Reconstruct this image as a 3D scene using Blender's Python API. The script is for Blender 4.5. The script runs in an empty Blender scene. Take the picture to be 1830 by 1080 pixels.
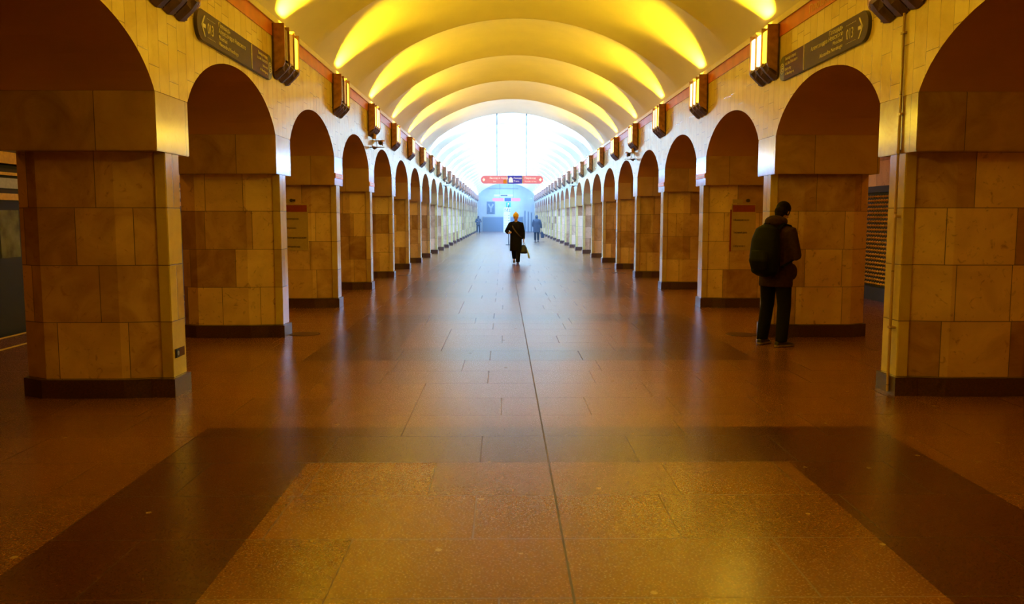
import bpy, bmesh, math, random
from mathutils import Vector, Matrix
PI = math.pi
random.seed(7)
sc = bpy.context.scene
COL = sc.collection

# ------------------------------------------------------------------ camera
HALF = 3.23                       # half width of the nave
CAM = Vector((-0.295, 0.0, 1.6))
F = 1500.0
cd = bpy.data.cameras.new('camera')
cd.sensor_fit = 'HORIZONTAL'; cd.sensor_width = 36.0
cd.lens = F / 1830.0 * 36.0
cd.clip_start = 0.05; cd.clip_end = 400
cam = bpy.data.objects.new('camera', cd); COL.objects.link(cam)
pitch = math.atan((540 - 389) / F)
yaw = math.atan((915 - 900) / math.hypot(F, 151))
cam.location = CAM
cam.rotation_euler = (PI / 2 - pitch, 0, -yaw)
sc.camera = cam

# ------------------------------------------------------------------ world, exposure
w = bpy.data.worlds.new('world'); sc.world = w; w.use_nodes = True
w.node_tree.nodes['Background'].inputs[0].default_value = (0.9, 0.35, 0.04, 1)
w.node_tree.nodes['Background'].inputs[1].default_value = 0.0
sc.view_settings.view_transform = 'Standard'
sc.view_settings.look = 'None'
sc.view_settings.exposure = 0.0
sc.view_settings.gamma = 1.0
sc.view_settings.use_curve_mapping = False

# lamp colours and powers (the front lamps are yellow, those further down the hall cold white)
WARM = (1.0, 0.69, 0.02)
ORANGE = (1.0, 0.34, 0.0)
COOL = (0.21, 0.46, 1.0)
K0, K1 = -2, 23                   # pillar numbers
SWITCH = 7                        # first cold lamp
BAY = 3.76
def Yk(k): return 7.6 + BAY * k
Y_BACK, Y_END = -7.4, 98.0
SPOT_WARM, SPOT_COOL = 760.0, 11500.0
GLOW_WARM, GLOW_COOL = 130.0, 1150.0
GLASS_WARM, GLASS_COOL = 3.4, 14.0

# added fill lights, unseen, under the ceilings of the two side halls
def area(name, loc, rot, sx, sy, col, power):
    l = bpy.data.lights.new(name, 'AREA'); l.shape = 'RECTANGLE'; l.size = sx; l.size_y = sy
    l.color = col; l.energy = power
    o = bpy.data.objects.new(name, l); COL.objects.link(o); o.location = loc; o.rotation_euler = rot
    return o
for s in (-1, 1):
    for i, (a, b) in enumerate(((-6, 6), (8, 20), (22, 33), (35, 60), (62, 95))):
        c, p = (ORANGE, 38.0) if b < 34 else (COOL, 3600.0)
        area('side_hall_fill', (s * 5.8, (a + b) / 2, 3.52), (0, 0, 0), 0.25, b - a, c, p)

# ------------------------------------------------------------------ materials
def nt(name):
    m = bpy.data.materials.new(name); m.use_nodes = True
    return m, m.node_tree.nodes, m.node_tree.links, m.node_tree.nodes['Principled BSDF']
def plain(name, col, rough=0.6, metal=0.0, spec=0.5, noise=0.12, scale=20.0, emit=0.0, ecol=None):
    m, N, L, b = nt(name)
    b.inputs['Roughness'].default_value = rough; b.inputs['Metallic'].default_value = metal
    b.inputs['Specular IOR Level'].default_value = spec
    tc = N.new('ShaderNodeTexCoord'); n = N.new('ShaderNodeTexNoise'); n.inputs['Scale'].default_value = scale
    n.inputs['Detail'].default_value = 4
    L.new(tc.outputs['Object'], n.inputs['Vector'])
    r = N.new('ShaderNodeValToRGB')
    r.color_ramp.elements[0].position = .3; r.color_ramp.elements[1].position = .7
    r.color_ramp.elements[0].color = (*[c * (1 - noise) for c in col], 1)
    r.color_ramp.elements[1].color = (*[min(1, c * (1 + noise)) for c in col], 1)
    L.new(n.outputs['Fac'], r.inputs['Fac']); L.new(r.outputs['Color'], b.inputs['Base Color'])
    if emit:
        b.inputs['Emission Color'].default_value = (*(ecol or col), 1); b.inputs['Emission Strength'].default_value = emit
    return m

def math_node(N, L, op, a, b=None, c=None):
    n = N.new('ShaderNodeMath'); n.operation = op
    for i, v in enumerate((a, b, c)):
        if v is None: continue
        if isinstance(v, (int, float)): n.inputs[i].default_value = v
        else: L.new(v, n.inputs[i])
    return n.outputs[0]

def marble(name, c1, c2, vein, w_, h_, swap=False, tonal=.62, rough=0.2, voff=0.0, mortar=0.006, coat=0.0, shift=True, stain=0.35, mort_col=(.12, .07, .04), spec=.6, bump=.35):
    """cut stone slabs: brick pattern over box-projected UVs in metres"""
    m, N, L, b = nt(name)
    uv = N.new('ShaderNodeUVMap'); uv.uv_map = 'UVMap'
    sep = N.new('ShaderNodeSeparateXYZ'); L.new(uv.outputs['UV'], sep.inputs[0])
    comb = N.new('ShaderNodeCombineXYZ')
    u, v = sep.outputs[0], sep.outputs[1]
    v = math_node(N, L, 'ADD', v, voff)
    if shift:
        oi = N.new('ShaderNodeObjectInfo')
        k = math_node(N, L, 'MULTIPLY', math_node(N, L, 'FLOOR', math_node(N, L, 'MULTIPLY', oi.outputs['Random'], 40.0)), h_ * 2)
        v = math_node(N, L, 'ADD', v, k)
    L.new(v if swap else u, comb.inputs[0]); L.new(u if swap else v, comb.inputs[1])
    br = N.new('ShaderNodeTexBrick'); br.offset = 0.37; br.offset_frequency = 2; br.squash = 0.8; br.squash_frequency = 3
    br.inputs['Scale'].default_value = 1.0; br.inputs['Mortar Size'].default_value = mortar
    br.inputs['Mortar Smooth'].default_value = 0.3; br.inputs['Bias'].default_value = 0.0
    br.inputs['Brick Width'].default_value = w_; br.inputs['Row Height'].default_value = h_
    br.inputs['Color1'].default_value = (0, 0, 0, 1); br.inputs['Color2'].default_value = (1, 1, 1, 1); br.inputs['Mortar'].default_value = (.5, .5, .5, 1)
    L.new(comb.outputs[0], br.inputs['Vector'])
    n1 = N.new('ShaderNodeTexNoise'); n1.inputs['Scale'].default_value = 2.2; n1.inputs['Detail'].default_value = 6; n1.inputs['Roughness'].default_value = .62
    n1.inputs['Distortion'].default_value = 1.3
    L.new(comb.outputs[0], n1.inputs['Vector'])
    # tone = slab tone + cloudy noise
    t = math_node(N, L, 'ADD', math_node(N, L, 'ADD', math_node(N, L, 'MULTIPLY', br.outputs['Color'], tonal), (.62 - tonal) / 2), math_node(N, L, 'MULTIPLY', math_node(N, L, 'SUBTRACT', n1.outputs['Fac'], .3), 0.9))
    r = N.new('ShaderNodeValToRGB'); e = r.color_ramp.elements
    e[0].position = 0.0; e[0].color = (*vein, 1); e[1].position = 0.95; e[1].color = (*c2, 1)
    x = e.new(0.45); x.color = (*c1, 1)
    L.new(t, r.inputs['Fac'])
    # dark blotches
    n2 = N.new('ShaderNodeTexNoise'); n2.inputs['Scale'].default_value = 9; n2.inputs['Detail'].default_value = 5; n2.inputs['Distortion'].default_value = 2.0
    L.new(comb.outputs[0], n2.inputs['Vector'])
    st = N.new('ShaderNodeMapRange'); st.inputs[1].default_value = .6; st.inputs[2].default_value = .75; st.inputs[3].default_value = 0; st.inputs[4].default_value = stain
    L.new(n2.outputs['Fac'], st.inputs[0])
    mx = N.new('ShaderNodeMix'); mx.data_type = 'RGBA'; L.new(st.outputs[0], mx.inputs[0]); L.new(r.outputs['Color'], mx.inputs[6]); mx.inputs[7].default_value = (*vein, 1)
    m2 = N.new('ShaderNodeMix'); m2.data_type = 'RGBA'; L.new(br.outputs['Fac'], m2.inputs[0]); L.new(mx.outputs[2], m2.inputs[6]); m2.inputs[7].default_value = (*mort_col, 1)
    L.new(m2.outputs[2], b.inputs['Base Color'])
    ro = N.new('ShaderNodeMapRange'); ro.inputs[3].default_value = rough * .8; ro.inputs[4].default_value = rough * 1.25
    L.new(n1.outputs['Fac'], ro.inputs[0]); L.new(ro.outputs[0], b.inputs['Roughness'])
    bp = N.new('ShaderNodeBump'); bp.inputs['Strength'].default_value = bump; bp.inputs['Distance'].default_value = .004
    inv = math_node(N, L, 'SUBTRACT', 1.0, br.outputs['Fac'])
    hh = math_node(N, L, 'ADD', inv, math_node(N, L, 'MULTIPLY', n1.outputs['Fac'], .25))
    L.new(hh, bp.inputs['Height']); L.new(bp.outputs['Normal'], b.inputs['Normal'])
    b.inputs['Specular IOR Level'].default_value = spec
    if coat: b.inputs['Coat Weight'].default_value = coat; b.inputs['Coat Roughness'].default_value = .06
    return m

def floor_material():
    m, N, L, b = nt('granite_floor')
    tc = N.new('ShaderNodeTexCoord'); sep = N.new('ShaderNodeSeparateXYZ'); L.new(tc.outputs['Object'], sep.inputs[0])
    X, Y = sep.outputs[0], sep.outputs[1]
    ax = math_node(N, L, 'ABSOLUTE', X)
    per = BAY * 2
    # rectangular frames of red granite, one for every two bays
    ym = math_node(N, L, 'SUBTRACT', Y, 6.31 - 4.5)
    ym = math_node(N, L, 'WRAP', ym, per, 0.0)
    inside_x = math_node(N, L, 'LESS_THAN', ax, 2.555)
    inner_x = math_node(N, L, 'LESS_THAN', ax, 1.58)
    in_y = math_node(N, L, 'LESS_THAN', ym, 4.5)
    in_y2 = math_node(N, L, 'MULTIPLY', math_node(N, L, 'GREATER_THAN', ym, 0.93), math_node(N, L, 'LESS_THAN', ym, 3.57))
    outer = math_node(N, L, 'MULTIPLY', inside_x, in_y)
    inner = math_node(N, L, 'MULTIPLY', inner_x, in_y2)
    frame = math_node(N, L, 'SUBTRACT', outer, inner)
    # slabs
    comb = N.new('ShaderNodeCombineXYZ'); L.new(X, comb.inputs[0]); L.new(math_node(N, L, 'ADD', Y, -5.38 + 40 * .66), comb.inputs[1])
    br = N.new('ShaderNodeTexBrick'); br.offset = .43; br.squash = .7; br.squash_frequency = 3
    br.inputs['Scale'].default_value = 1; br.inputs['Mortar Size'].default_value = .0045; br.inputs['Mortar Smooth'].default_value = .1
    br.inputs['Brick Width'].default_value = 1.05; br.inputs['Row Height'].default_value = .66
    br.inputs['Color1'].default_value = (0, 0, 0, 1); br.inputs['Color2'].default_value = (1, 1, 1, 1); br.inputs['Mortar'].default_value = (.5, .5, .5, 1)
    L.new(comb.outputs[0], br.inputs['Vector'])
    # speckles of the stone
    vo = N.new('ShaderNodeTexNoise'); vo.inputs['Scale'].default_value = 85; vo.inputs['Detail'].default_value = 3
    L.new(tc.outputs['Object'], vo.inputs['Vector'])
    cl = N.new('ShaderNodeTexNoise'); cl.inputs['Scale'].default_value = .9; cl.inputs['Detail'].default_value = 5
    L.new(tc.outputs['Object'], cl.inputs['Vector'])
    tone = math_node(N, L, 'ADD', math_node(N, L, 'ADD', math_node(N, L, 'MULTIPLY', br.outputs['Color'], .14), math_node(N, L, 'MULTIPLY', vo.outputs['Fac'], .66)), math_node(N, L, 'MULTIPLY', cl.outputs['Fac'], .25))
    r1 = N.new('ShaderNodeValToRGB'); e = r1.color_ramp.elements
    e[0].position = .3; e[0].color = (.11, .033, .002, 1); e[1].position = .72; e[1].color = (.28, .10, .008, 1)
    L.new(tone, r1.inputs['Fac'])
    r2 = N.new('ShaderNodeValToRGB'); e = r2.color_ramp.elements
    e[0].position = .2; e[0].color = (.034, .004, .001, 1); e[1].position = .9; e[1].color = (.09, .013, .002, 1)
    L.new(tone, r2.inputs['Fac'])
    mx = N.new('ShaderNodeMix'); mx.data_type = 'RGBA'; L.new(frame, mx.inputs[0]); L.new(r1.outputs['Color'], mx.inputs[6]); L.new(r2.outputs['Color'], mx.inputs[7])
    # pale chips
    ch = N.new('ShaderNodeTexVoronoi'); ch.inputs['Scale'].default_value = 3.2; L.new(tc.outputs['Object'], ch.inputs['Vector'])
    chm = math_node(N, L, 'LESS_THAN', ch.outputs['Distance'], .055)
    m3 = N.new('ShaderNodeMix'); m3.data_type = 'RGBA'; L.new(math_node(N, L, 'MULTIPLY', chm, .6), m3.inputs[0]); L.new(mx.outputs[2], m3.inputs[6]); m3.inputs[7].default_value = (.6, .42, .25, 1)
    # joints and the long seam on the axis
    seam = math_node(N, L, 'LESS_THAN', ax, .006)
    j = math_node(N, L, 'MAXIMUM', math_node(N, L, 'MULTIPLY', br.outputs['Fac'], .45), seam)
    m4 = N.new('ShaderNodeMix'); m4.data_type = 'RGBA'; L.new(j, m4.inputs[0]); L.new(m3.outputs[2], m4.inputs[6]); m4.inputs[7].default_value = (.05, .02, .012, 1)
    L.new(m4.outputs[2], b.inputs['Base Color'])
    ro = N.new('ShaderNodeMapRange'); ro.inputs[1].default_value = .3; ro.inputs[2].default_value = .7; ro.inputs[3].default_value = .24; ro.inputs[4].default_value = .40
    L.new(cl.outputs['Fac'], ro.inputs[0]); L.new(math_node(N, L, 'ADD', math_node(N, L, 'MULTIPLY', j, .25), math_node(N, L, 'ADD', math_node(N, L, 'MULTIPLY', vo.outputs['Fac'], .14), .19)), b.inputs['Roughness'])
    b.inputs['Specular IOR Level'].default_value = .85
    bp = N.new('ShaderNodeBump'); bp.inputs['Strength'].default_value = .15; bp.inputs['Distance'].default_value = .0015
    L.new(math_node(N, L, 'SUBTRACT', 1.0, j), bp.inputs['Height']); L.new(bp.outputs['Normal'], b.inputs['Normal'])
    return m

M = {}
M['floor'] = floor_material()
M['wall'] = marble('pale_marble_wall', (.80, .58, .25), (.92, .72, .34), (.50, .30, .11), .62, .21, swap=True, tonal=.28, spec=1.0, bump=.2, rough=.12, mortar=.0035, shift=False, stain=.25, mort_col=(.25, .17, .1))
M['pillar'] = marble('warm_marble_slabs', (.60, .37, .23), (.86, .60, .40), (.27, .11, .04), .62, .505, rough=.32, voff=-.17 + 50 * .505, mortar=.004, stain=.75, tonal=.8)
M['pilaster'] = marble('polished_marble_strip', (.62, .45, .14), (.74, .57, .20), (.42, .27, .08), .9, .505, spec=.9, rough=.12, voff=-.17 + 50 * .505, mortar=.004, stain=.2)
M['capital'] = marble('polished_marble_block', (.48, .28, .10), (.58, .37, .15), (.26, .12, .035), .82, .52, spec=.9, rough=.17, voff=-2.16 + 50 * .52, mortar=.004, stain=.2)
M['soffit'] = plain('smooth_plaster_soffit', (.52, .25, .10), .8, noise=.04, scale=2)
M['plinth'] = plain('dark_granite', (.07, .026, .016), .3, noise=.4, scale=60)
M['vault'] = plain('vault_plaster', (.84, .72, .46), .75, noise=.03, scale=2)
M['cornice'] = plain('cornice_plaster', (.80, .66, .3), .45, noise=.05)
M['band'] = plain('orange_enamel', (.66, .15, .02), .3, noise=.15, scale=4)
M['band_text'] = plain('band_lettering', (.75, .38, .1), .35)
M['bronze'] = plain('bronze', (.34, .16, .07), .4, metal=.55, noise=.3, scale=12)
M['bronze_dark'] = plain('dark_bronze', (.11, .05, .022), .6, metal=.5, noise=.3, scale=12)
def glass(name, col, e): return plain(name, (.4, .3, .1), .3, noise=.02, emit=e, ecol=col)
M['glass_w'] = glass('lit_glass_yellow', (1.0, .74, .03), GLASS_WARM)
M['glass_w2'] = glass('lit_glass_bright', (1.0, .84, .30), GLASS_WARM * 1.2)
M['glass_dim'] = glass('dim_glass', (1.0, .42, .03), .30)
M['glass_off'] = plain('unlit_glass', (.22, .10, .05), .2)
M['glass_c'] = glass('lit_glass_cold', COOL, GLASS_COOL)
M['sign_grey'] = plain('sign_grey_olive', (.10, .06, .018), .6, spec=.15, noise=.05)
M['sign_brown'] = plain('sign_brown', (.10, .034, .010), .6, spec=.15, noise=.05)
M['sign_edge'] = plain('sign_edge', (.05, .03, .02), .4)
M['ink'] = plain('sign_cream_lettering', (.75, .62, .30), .5)
M['ink_dark'] = plain('dark_lettering', (.06, .03, .03), .5)
M['pink'] = plain('sign_red', (.30, .07, .14), .5, noise=.04, emit=.62, ecol=(.90, .32, .42))  # glow added to keep the red pinkish under the yellow lamps
M['blue'] = plain('sign_blue', (.04, .05, .6), .4, noise=.04, emit=.35, ecol=(.04, .06, .9))  # glow added to hold the blue under the yellow lamps
M['white'] = plain('white_enamel', (.85, .86, .86), .4, noise=.03)
M['white_lit'] = plain('glowing_white', (.6, .6, .6), .4, emit=.8, ecol=(.85, .92, 1))  # glow added to lighten the lettering of the hanging sign
M['orange'] = plain('sign_orange', (.85, .35, .08), .4)
M['green'] = plain('sign_green', (.01, .30, .18), .4)
M['black'] = plain('matt_black', (.012, .012, .013), .55)
M['steel'] = plain('brushed_steel', (.35, .34, .32), .35, metal=.8)
M['poster'] = plain('poster_paper', (.50, .36, .20), .55, noise=.05)
M['poster_red'] = plain('poster_red', (.28, .035, .012), .6)
M['greydoor'] = plain('grey_shutter', (.13, .16, .21), .5, noise=.05)
M['endwall'] = plain('end_wall_marble', (.50, .52, .55), .45, noise=.06, scale=2)
M['picture'] = plain('dark_picture', (.06, .08, .12), .3, noise=.4, scale=6)
M['train_body'] = plain('train_paint_dark', (.008, .008, .012), .5)
M['train_band'] = plain('train_band_cream', (.85, .62, .22), .35)
M['train_glass'] = plain('train_window_glass', (.16, .19, .16), .08, noise=.5, scale=5)
M['train_in'] = plain('train_interior_panel', (.45, .48, .42), .5, emit=.05)
M['stud'] = plain('embossed_bronze', (.60, .34, .16), .35, metal=.5, noise=.3)
M['skin'] = plain('skin', (.50, .26, .16), .5)
M['hair'] = plain('dark_hair', (.008, .004, .002), .8, spec=.1, noise=.5, scale=60)
M['coat_brown'] = plain('brown_coat', (.035, .013, .006), .9, spec=.15, noise=.3, scale=30)
M['coat_black'] = plain('black_coat', (.003, .002, .004), .9, spec=.15, noise=.3, scale=30)
M['coat_navy'] = plain('navy_coat', (.030, .035, .055), .85, noise=.3, scale=30)
M['trousers'] = plain('black_trousers', (.004, .0035, .004), .9, spec=.15)
M['shoe'] = plain('black_leather', (.015, .01, .01), .4)
M['sole'] = plain('shoe_sole', (.20, .13, .09), .6)
M['hat'] = plain('mustard_wool', (.90, .48, .03), .9, noise=.25, scale=50)
M['backpack'] = plain('black_nylon', (.003, .003, .0035), .75, spec=.15)
M['strap'] = plain('brown_strap', (.05, .018, .010), .6)
M['phone'] = plain('phone_black', (.02, .02, .02), .15)
M['bag'] = plain('dark_bag_leather', (.005, .005, .008), .5)
M['bag_pale'] = plain('pale_plastic_bag', (.55, .68, .66), .35)

# ------------------------------------------------------------------ helpers
def uvbox(me):
    uvl = me.uv_layers.new(name='UVMap') if not me.uv_layers else me.uv_layers[0]
    for p in me.polygons:
        n = p.normal; a = [abs(c) for c in n]
        for li in p.loop_indices:
            c = me.vertices[me.loops[li].vertex_index].co
            if a[2] > .75: uv = (c.x, c.y)
            elif a[0] > a[1]: uv = (c.y, c.z)
            else: uv = (c.x, c.z)
            uvl.data[li].uv = uv
def obj(name, bm, mat, parent=None, smooth=False, loc=None, rot=None, angle=None):
    me = bpy.data.meshes.new(name)
    bmesh.ops.recalc_face_normals(bm, faces=bm.faces[:])
    bm.to_mesh(me); bm.free()
    for mm in (mat if isinstance(mat, (list, tuple)) else [mat]): me.materials.append(mm)
    uvbox(me)
    if smooth:
        for p in me.polygons: p.use_smooth = True
        if angle: me.set_sharp_from_angle(angle=angle)
    o = bpy.data.objects.new(name, me); COL.objects.link(o)
    if parent: o.parent = parent
    if loc is not None: o.location = loc
    if rot is not None: o.rotation_euler = rot
    return o
def tag(o, label=None, cat=None, group=None, kind=None):
    if label: o['label'] = label
    if cat: o['category'] = cat
    if group: o['group'] = group
    if kind: o['kind'] = kind
    return o
def empty(name, loc, rz=0):
    o = bpy.data.objects.new(name, None); o.empty_display_size = .1; COL.objects.link(o)
    o.location = loc; o.rotation_euler = (0, 0, rz); return o
def copy_tree(o, parent=None):
    c = o.copy(); COL.objects.link(c); c.parent = parent
    for ch in [x for x in bpy.data.objects if x.parent == o]: copy_tree(ch, c)
    return c
def children_of(o): return [x for x in bpy.data.objects if x.parent == o]
def box(bm, x0, x1, y0, y1, z0, z1, bev=0.0):
    r = bmesh.ops.create_cube(bm, size=1.0)
    for v in r['verts']:
        v.co = Vector(((x0 + x1) / 2 + v.co.x * (x1 - x0), (y0 + y1) / 2 + v.co.y * (y1 - y0), (z0 + z1) / 2 + v.co.z * (z1 - z0)))
    if bev:
        es = list({e for v in r['verts'] for e in v.link_edges})
        bmesh.ops.bevel(bm, geom=es, offset=bev, segments=2, affect='EDGES', clamp_overlap=True)
    return bm
def B(*a, **k): return box(bmesh.new(), *a, **k)
def prism(bm, pts, a, b, axis='z'):
    """extrude a closed outline between a and b along an axis"""
    def P(p, t): return {'z': (p[0], p[1], t), 'x': (t, p[0], p[1]), 'y': (p[0], t, p[1])}[axis]
    v0 = [bm.verts.new(P(p, a)) for p in pts]; v1 = [bm.verts.new(P(p, b)) for p in pts]
    n = len(pts)
    for i in range(n): bm.faces.new((v0[i], v0[(i + 1) % n], v1[(i + 1) % n], v1[i]))
    bm.faces.new(v0); bm.faces.new(v1[::-1])
    return bm
def cyl(bm, p, q, r, seg=12, r2=None, caps=True):
    p, q = Vector(p), Vector(q); d = q - p; L_ = d.length
    g = bmesh.ops.create_cone(bm, cap_ends=caps, segments=seg, radius1=r, radius2=r if r2 is None else r2, depth=L_)
    mt = Matrix.Translation((p + q) / 2) @ d.to_track_quat('Z', 'Y').to_matrix().to_4x4()
    bmesh.ops.transform(bm, matrix=mt, verts=g['verts'])
    return bm
def ball(bm, c, rx, ry=None, rz=None, seg=16, rot=None):
    g = bmesh.ops.create_uvsphere(bm, u_segments=seg, v_segments=max(6, seg * 2 // 3), radius=1)
    mt = Matrix.Translation(c) @ (rot.to_4x4() if rot else Matrix()) @ Matrix.Diagonal((rx, ry or rx, rz or rx, 1))
    bmesh.ops.transform(bm, matrix=mt, verts=g['verts'])
    return bm
def loft(bm, rings, seg=18, side=Vector((1, 0, 0))):
    """rings: (centre, ra, rb): ra along «side», rb across it; capped tube through the rings"""
    pts = [Vector(r[0]) for r in rings]; loops = []
    for i, (c, ra, rb) in enumerate(rings):
        t = (pts[min(i + 1, len(pts) - 1)] - pts[max(i - 1, 0)]).normalized()
        s = (side - t * side.dot(t))
        s = s.normalized() if s.length > 1e-4 else Vector((0, 1, 0))
        f = t.cross(s).normalized()
        loops.append([bm.verts.new(pts[i] + s * (ra * math.cos(2 * PI * j / seg)) + f * (rb * math.sin(2 * PI * j / seg))) for j in range(seg)])
    for a, b in zip(loops, loops[1:]):
        for j in range(seg): bm.faces.new((a[j], a[(j + 1) % seg], b[(j + 1) % seg], b[j]))
    bm.faces.new(loops[0][::-1]); bm.faces.new(loops[-1])
    return bm
def text(name, body, size, M4, mat, parent=None, align='LEFT', ext=.002, sx=1.0):
    cu = bpy.data.curves.new(name, 'FONT'); cu.body = body; cu.size = size; cu.extrude = ext; cu.align_x = align; cu.resolution_u = 2
    t = bpy.data.objects.new(name, cu); COL.objects.link(t)
    dg = bpy.context.evaluated_depsgraph_get()
    me = bpy.data.meshes.new_from_object(t.evaluated_get(dg))
    bpy.data.objects.remove(t)
    me.transform(M4 @ Matrix.Diagonal((sx, 1, 1, 1)))
    me.materials.clear(); me.materials.append(mat)
    o = bpy.data.objects.new(name, me); COL.objects.link(o)
    if parent: o.parent = parent
    return o
def T(x, y, z=0): return Matrix.Translation((x, y, z))

# ------------------------------------------------------------------ the setting: floor
def add_floor():
    bm = bmesh.new()
    box(bm, -7.0, 7.2, Y_BACK - .2, Y_END + .6, -.35, 0)
    tag(obj('floor', bm, M['floor']), kind='structure')
    tag(obj('trim_1', B(-7.0, -6.93, Y_BACK, Y_END, 0, .004), M['cornice']), kind='structure')
    tag(obj('trim_2', B(-6.42, -6.36, Y_BACK, Y_END, 0, .003), M['cornice']), kind='structure')
    tag(obj('wall_track', B(-11.2, -11.0, Y_BACK, Y_END, -1.4, 4.2), M['plinth']), kind='structure')
    tag(obj('floor_track', B(-11.2, -7.0, Y_BACK, Y_END, -1.5, -1.3), M['plinth']), kind='structure')
add_floor()

# walls with arches: the outline of one bay is extruded through the wall
Z_SPR, Z_APEX, Z_TOP, CAPH = 2.665, 3.24, 4.06, .37
X_OUT = 4.60
def add_wall(s):
    bm = bmesh.new()
    def quad(a, b, c, d): bm.faces.new([bm.verts.new(v) for v in (a, b, c, d)])
    ks = list(range(K0, K1 + 1))
    NSEG = 32; AR = .95; AQ = math.sqrt(1 - AR * AR)
    def curve(y0, y1):
        c, r = (y0 + y1) / 2, (y1 - y0) / 2
        out = []
        for i in range(NSEG + 1):
            t = PI - PI * i / NSEG
            # flattened ellipse
            out.append((c + r * math.cos(t), Z_SPR + (Z_APEX - Z_SPR) * (math.sqrt(max(0, 1 - (AR * math.cos(t)) ** 2)) - AQ) / (1 - AQ)))
        return out
    segs = []
    y = Y_BACK
    low = []
    low.append((Y_BACK, Z_SPR))
    prev = Yk(ks[0]) - CAPH
    low.append((prev, Z_SPR))
    for k in ks:
        a, b = Yk(k) - CAPH, Yk(k) + CAPH
        low.append((b, Z_SPR))
        if k < ks[-1]: low += curve(b, Yk(k + 1) - CAPH)[1:]
    low.append((Y_END, Z_SPR))
    for (y0, z0), (y1, z1) in zip(low, low[1:]):
        if y1 - y0 < 1e-6: continue
        for x in (HALF, X_OUT):
            quad((s * x, y0, z0), (s * x, y1, z1), (s * x, y1, Z_TOP), (s * x, y0, Z_TOP))
        quad((s * HALF, y0, z0), (s * X_OUT, y0, z0), (s * X_OUT, y1, z1), (s * HALF, y1, z1))
    quad((s * HALF, Y_BACK, Z_TOP), (s * X_OUT, Y_BACK, Z_TOP), (s * X_OUT, Y_END, Z_TOP), (s * HALF, Y_END, Z_TOP))
    bmesh.ops.remove_doubles(bm, verts=bm.verts[:], dist=1e-5)
    n = 'wall_left' if s < 0 else 'wall_right'
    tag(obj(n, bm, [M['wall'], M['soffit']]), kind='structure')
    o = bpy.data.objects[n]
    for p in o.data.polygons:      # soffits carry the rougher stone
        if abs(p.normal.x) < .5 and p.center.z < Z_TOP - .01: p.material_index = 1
    for i, (a, b) in enumerate(((Y_BACK - .1, Yk(ks[0]) - CAPH), (Yk(ks[-1]) + CAPH, Y_END))):
        tag(obj('wall_end_%s_%s' % (('near', 'far')[i], 'left' if s < 0 else 'right'), B(min(s * HALF, s * X_OUT), max(s * HALF, s * X_OUT), a, b, 0, Z_SPR), M['wall']), kind='structure')
    # cornice ledge and the orange band under it
    x0, x1 = sorted((s * (HALF - .035), s * (HALF + .3)))
    tag(obj('trim_3' if s < 0 else 'trim_4', B(x0, x1, Y_BACK, Y_END, Z_TOP, 4.135), M['cornice']), kind='structure')
    x0, x1 = sorted((s * (HALF - .012), s * (HALF + .01)))
    tag(obj('trim_5' if s < 0 else 'trim_6', B(x0, x1, Y_BACK, Y_END, 3.888, Z_TOP), M['band']), kind='structure')
    # side hall: outer wall, ceiling
    x0, x1 = sorted((s * X_OUT, s * (7.2 if s > 0 else 11.1)))
    bm = bmesh.new(); box(bm, x0, x1, Y_BACK, Y_END, 3.62, 3.75)
    tag(obj('ceiling_side_%s' % ('left' if s < 0 else 'right'), bm, M['cornice']), kind='structure')
for s in (-1, 1): add_wall(s)
tag(obj('wall_door_side', B(7.0, 7.2, Y_BACK, Y_END, 0, 3.7), M['pillar']), kind='structure')

# vault over the nave, one shallow scallop for every bay
def add_vault():
    bm = bmesh.new(); NA, NB = 56, 20
    rise = 5.50 - 4.13; half = HALF + .02
    R = (half ** 2 + rise ** 2) / (2 * rise); zc = 4.13 + rise - R; th = math.asin(half / R)
    y0 = Yk(K0) - BAY / 2 * 3
    rows = []
    n = int(round((Y_END + 1 - y0) / (BAY / NB))) + 1
    for i in range(n):
        y = y0 + i * BAY / NB
        t = ((i % NB) / NB) * 2 - 1
        g = 1 - t * t
        row = []
        for j in range(NA + 1):
            a = -th + 2 * th * j / NA
            d = .25 * g * (.12 + .88 * min(1, (1 - abs(a) / th) * 3.0) ** .8)
            row.append(bm.verts.new(((R + d) * math.sin(a), y, zc + (R + d) * math.cos(a))))
        rows.append(row)
    for a, b in zip(rows, rows[1:]):
        for j in range(NA): bm.faces.new((a[j], a[j + 1], b[j + 1], b[j]))
    tag(obj('ceiling', bm, M['vault'], smooth=True, angle=math.radians(13)), kind='structure')
add_vault()

# ends of the hall
def add_ends():
    tag(obj('wall_front', B(-11.2, 7.2, Y_END, Y_END + .2, -1.4, 6.2), M['endwall']), kind='structure')
    tag(obj('wall_back', B(-11.2, 7.2, Y_BACK - .2, Y_BACK, -1.4, 6.2), M['wall']), kind='structure')
add_ends()

# ------------------------------------------------------------------ pillars
ORD = ['first', 'second', 'third', 'fourth', 'fifth', 'sixth', 'seventh', 'eighth', 'ninth', 'tenth', 'eleventh', 'twelfth', 'thirteenth',
       'fourteenth', 'fifteenth', 'sixteenth', 'seventeenth', 'eighteenth', 'nineteenth', 'twentieth', 'twenty-first', 'twenty-second',
       'twenty-third', 'twenty-fourth', 'twenty-fifth', 'twenty-sixth']
SIDE = {-1: 'on the train side', 1: 'on the studded door side'}
def pillar_plan(grow=0.0, cut=0.0):
    # local x runs from the nave face (0) to the side hall, y along the hall
    p = [(.085, -.125), (.46, -.20), (1.13, -.20), (1.36, -.07)]
    p = [(x, y) for x, y in p]
    q = [(x, -y) for x, y in p[::-1]]
    pts = p + q
    if grow:
        cx = .72
        pts = [(x + grow * (1 if x > cx else -1) * .8, y + grow * (1 if y > 0 else -1)) for x, y in pts]
    return pts
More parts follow.
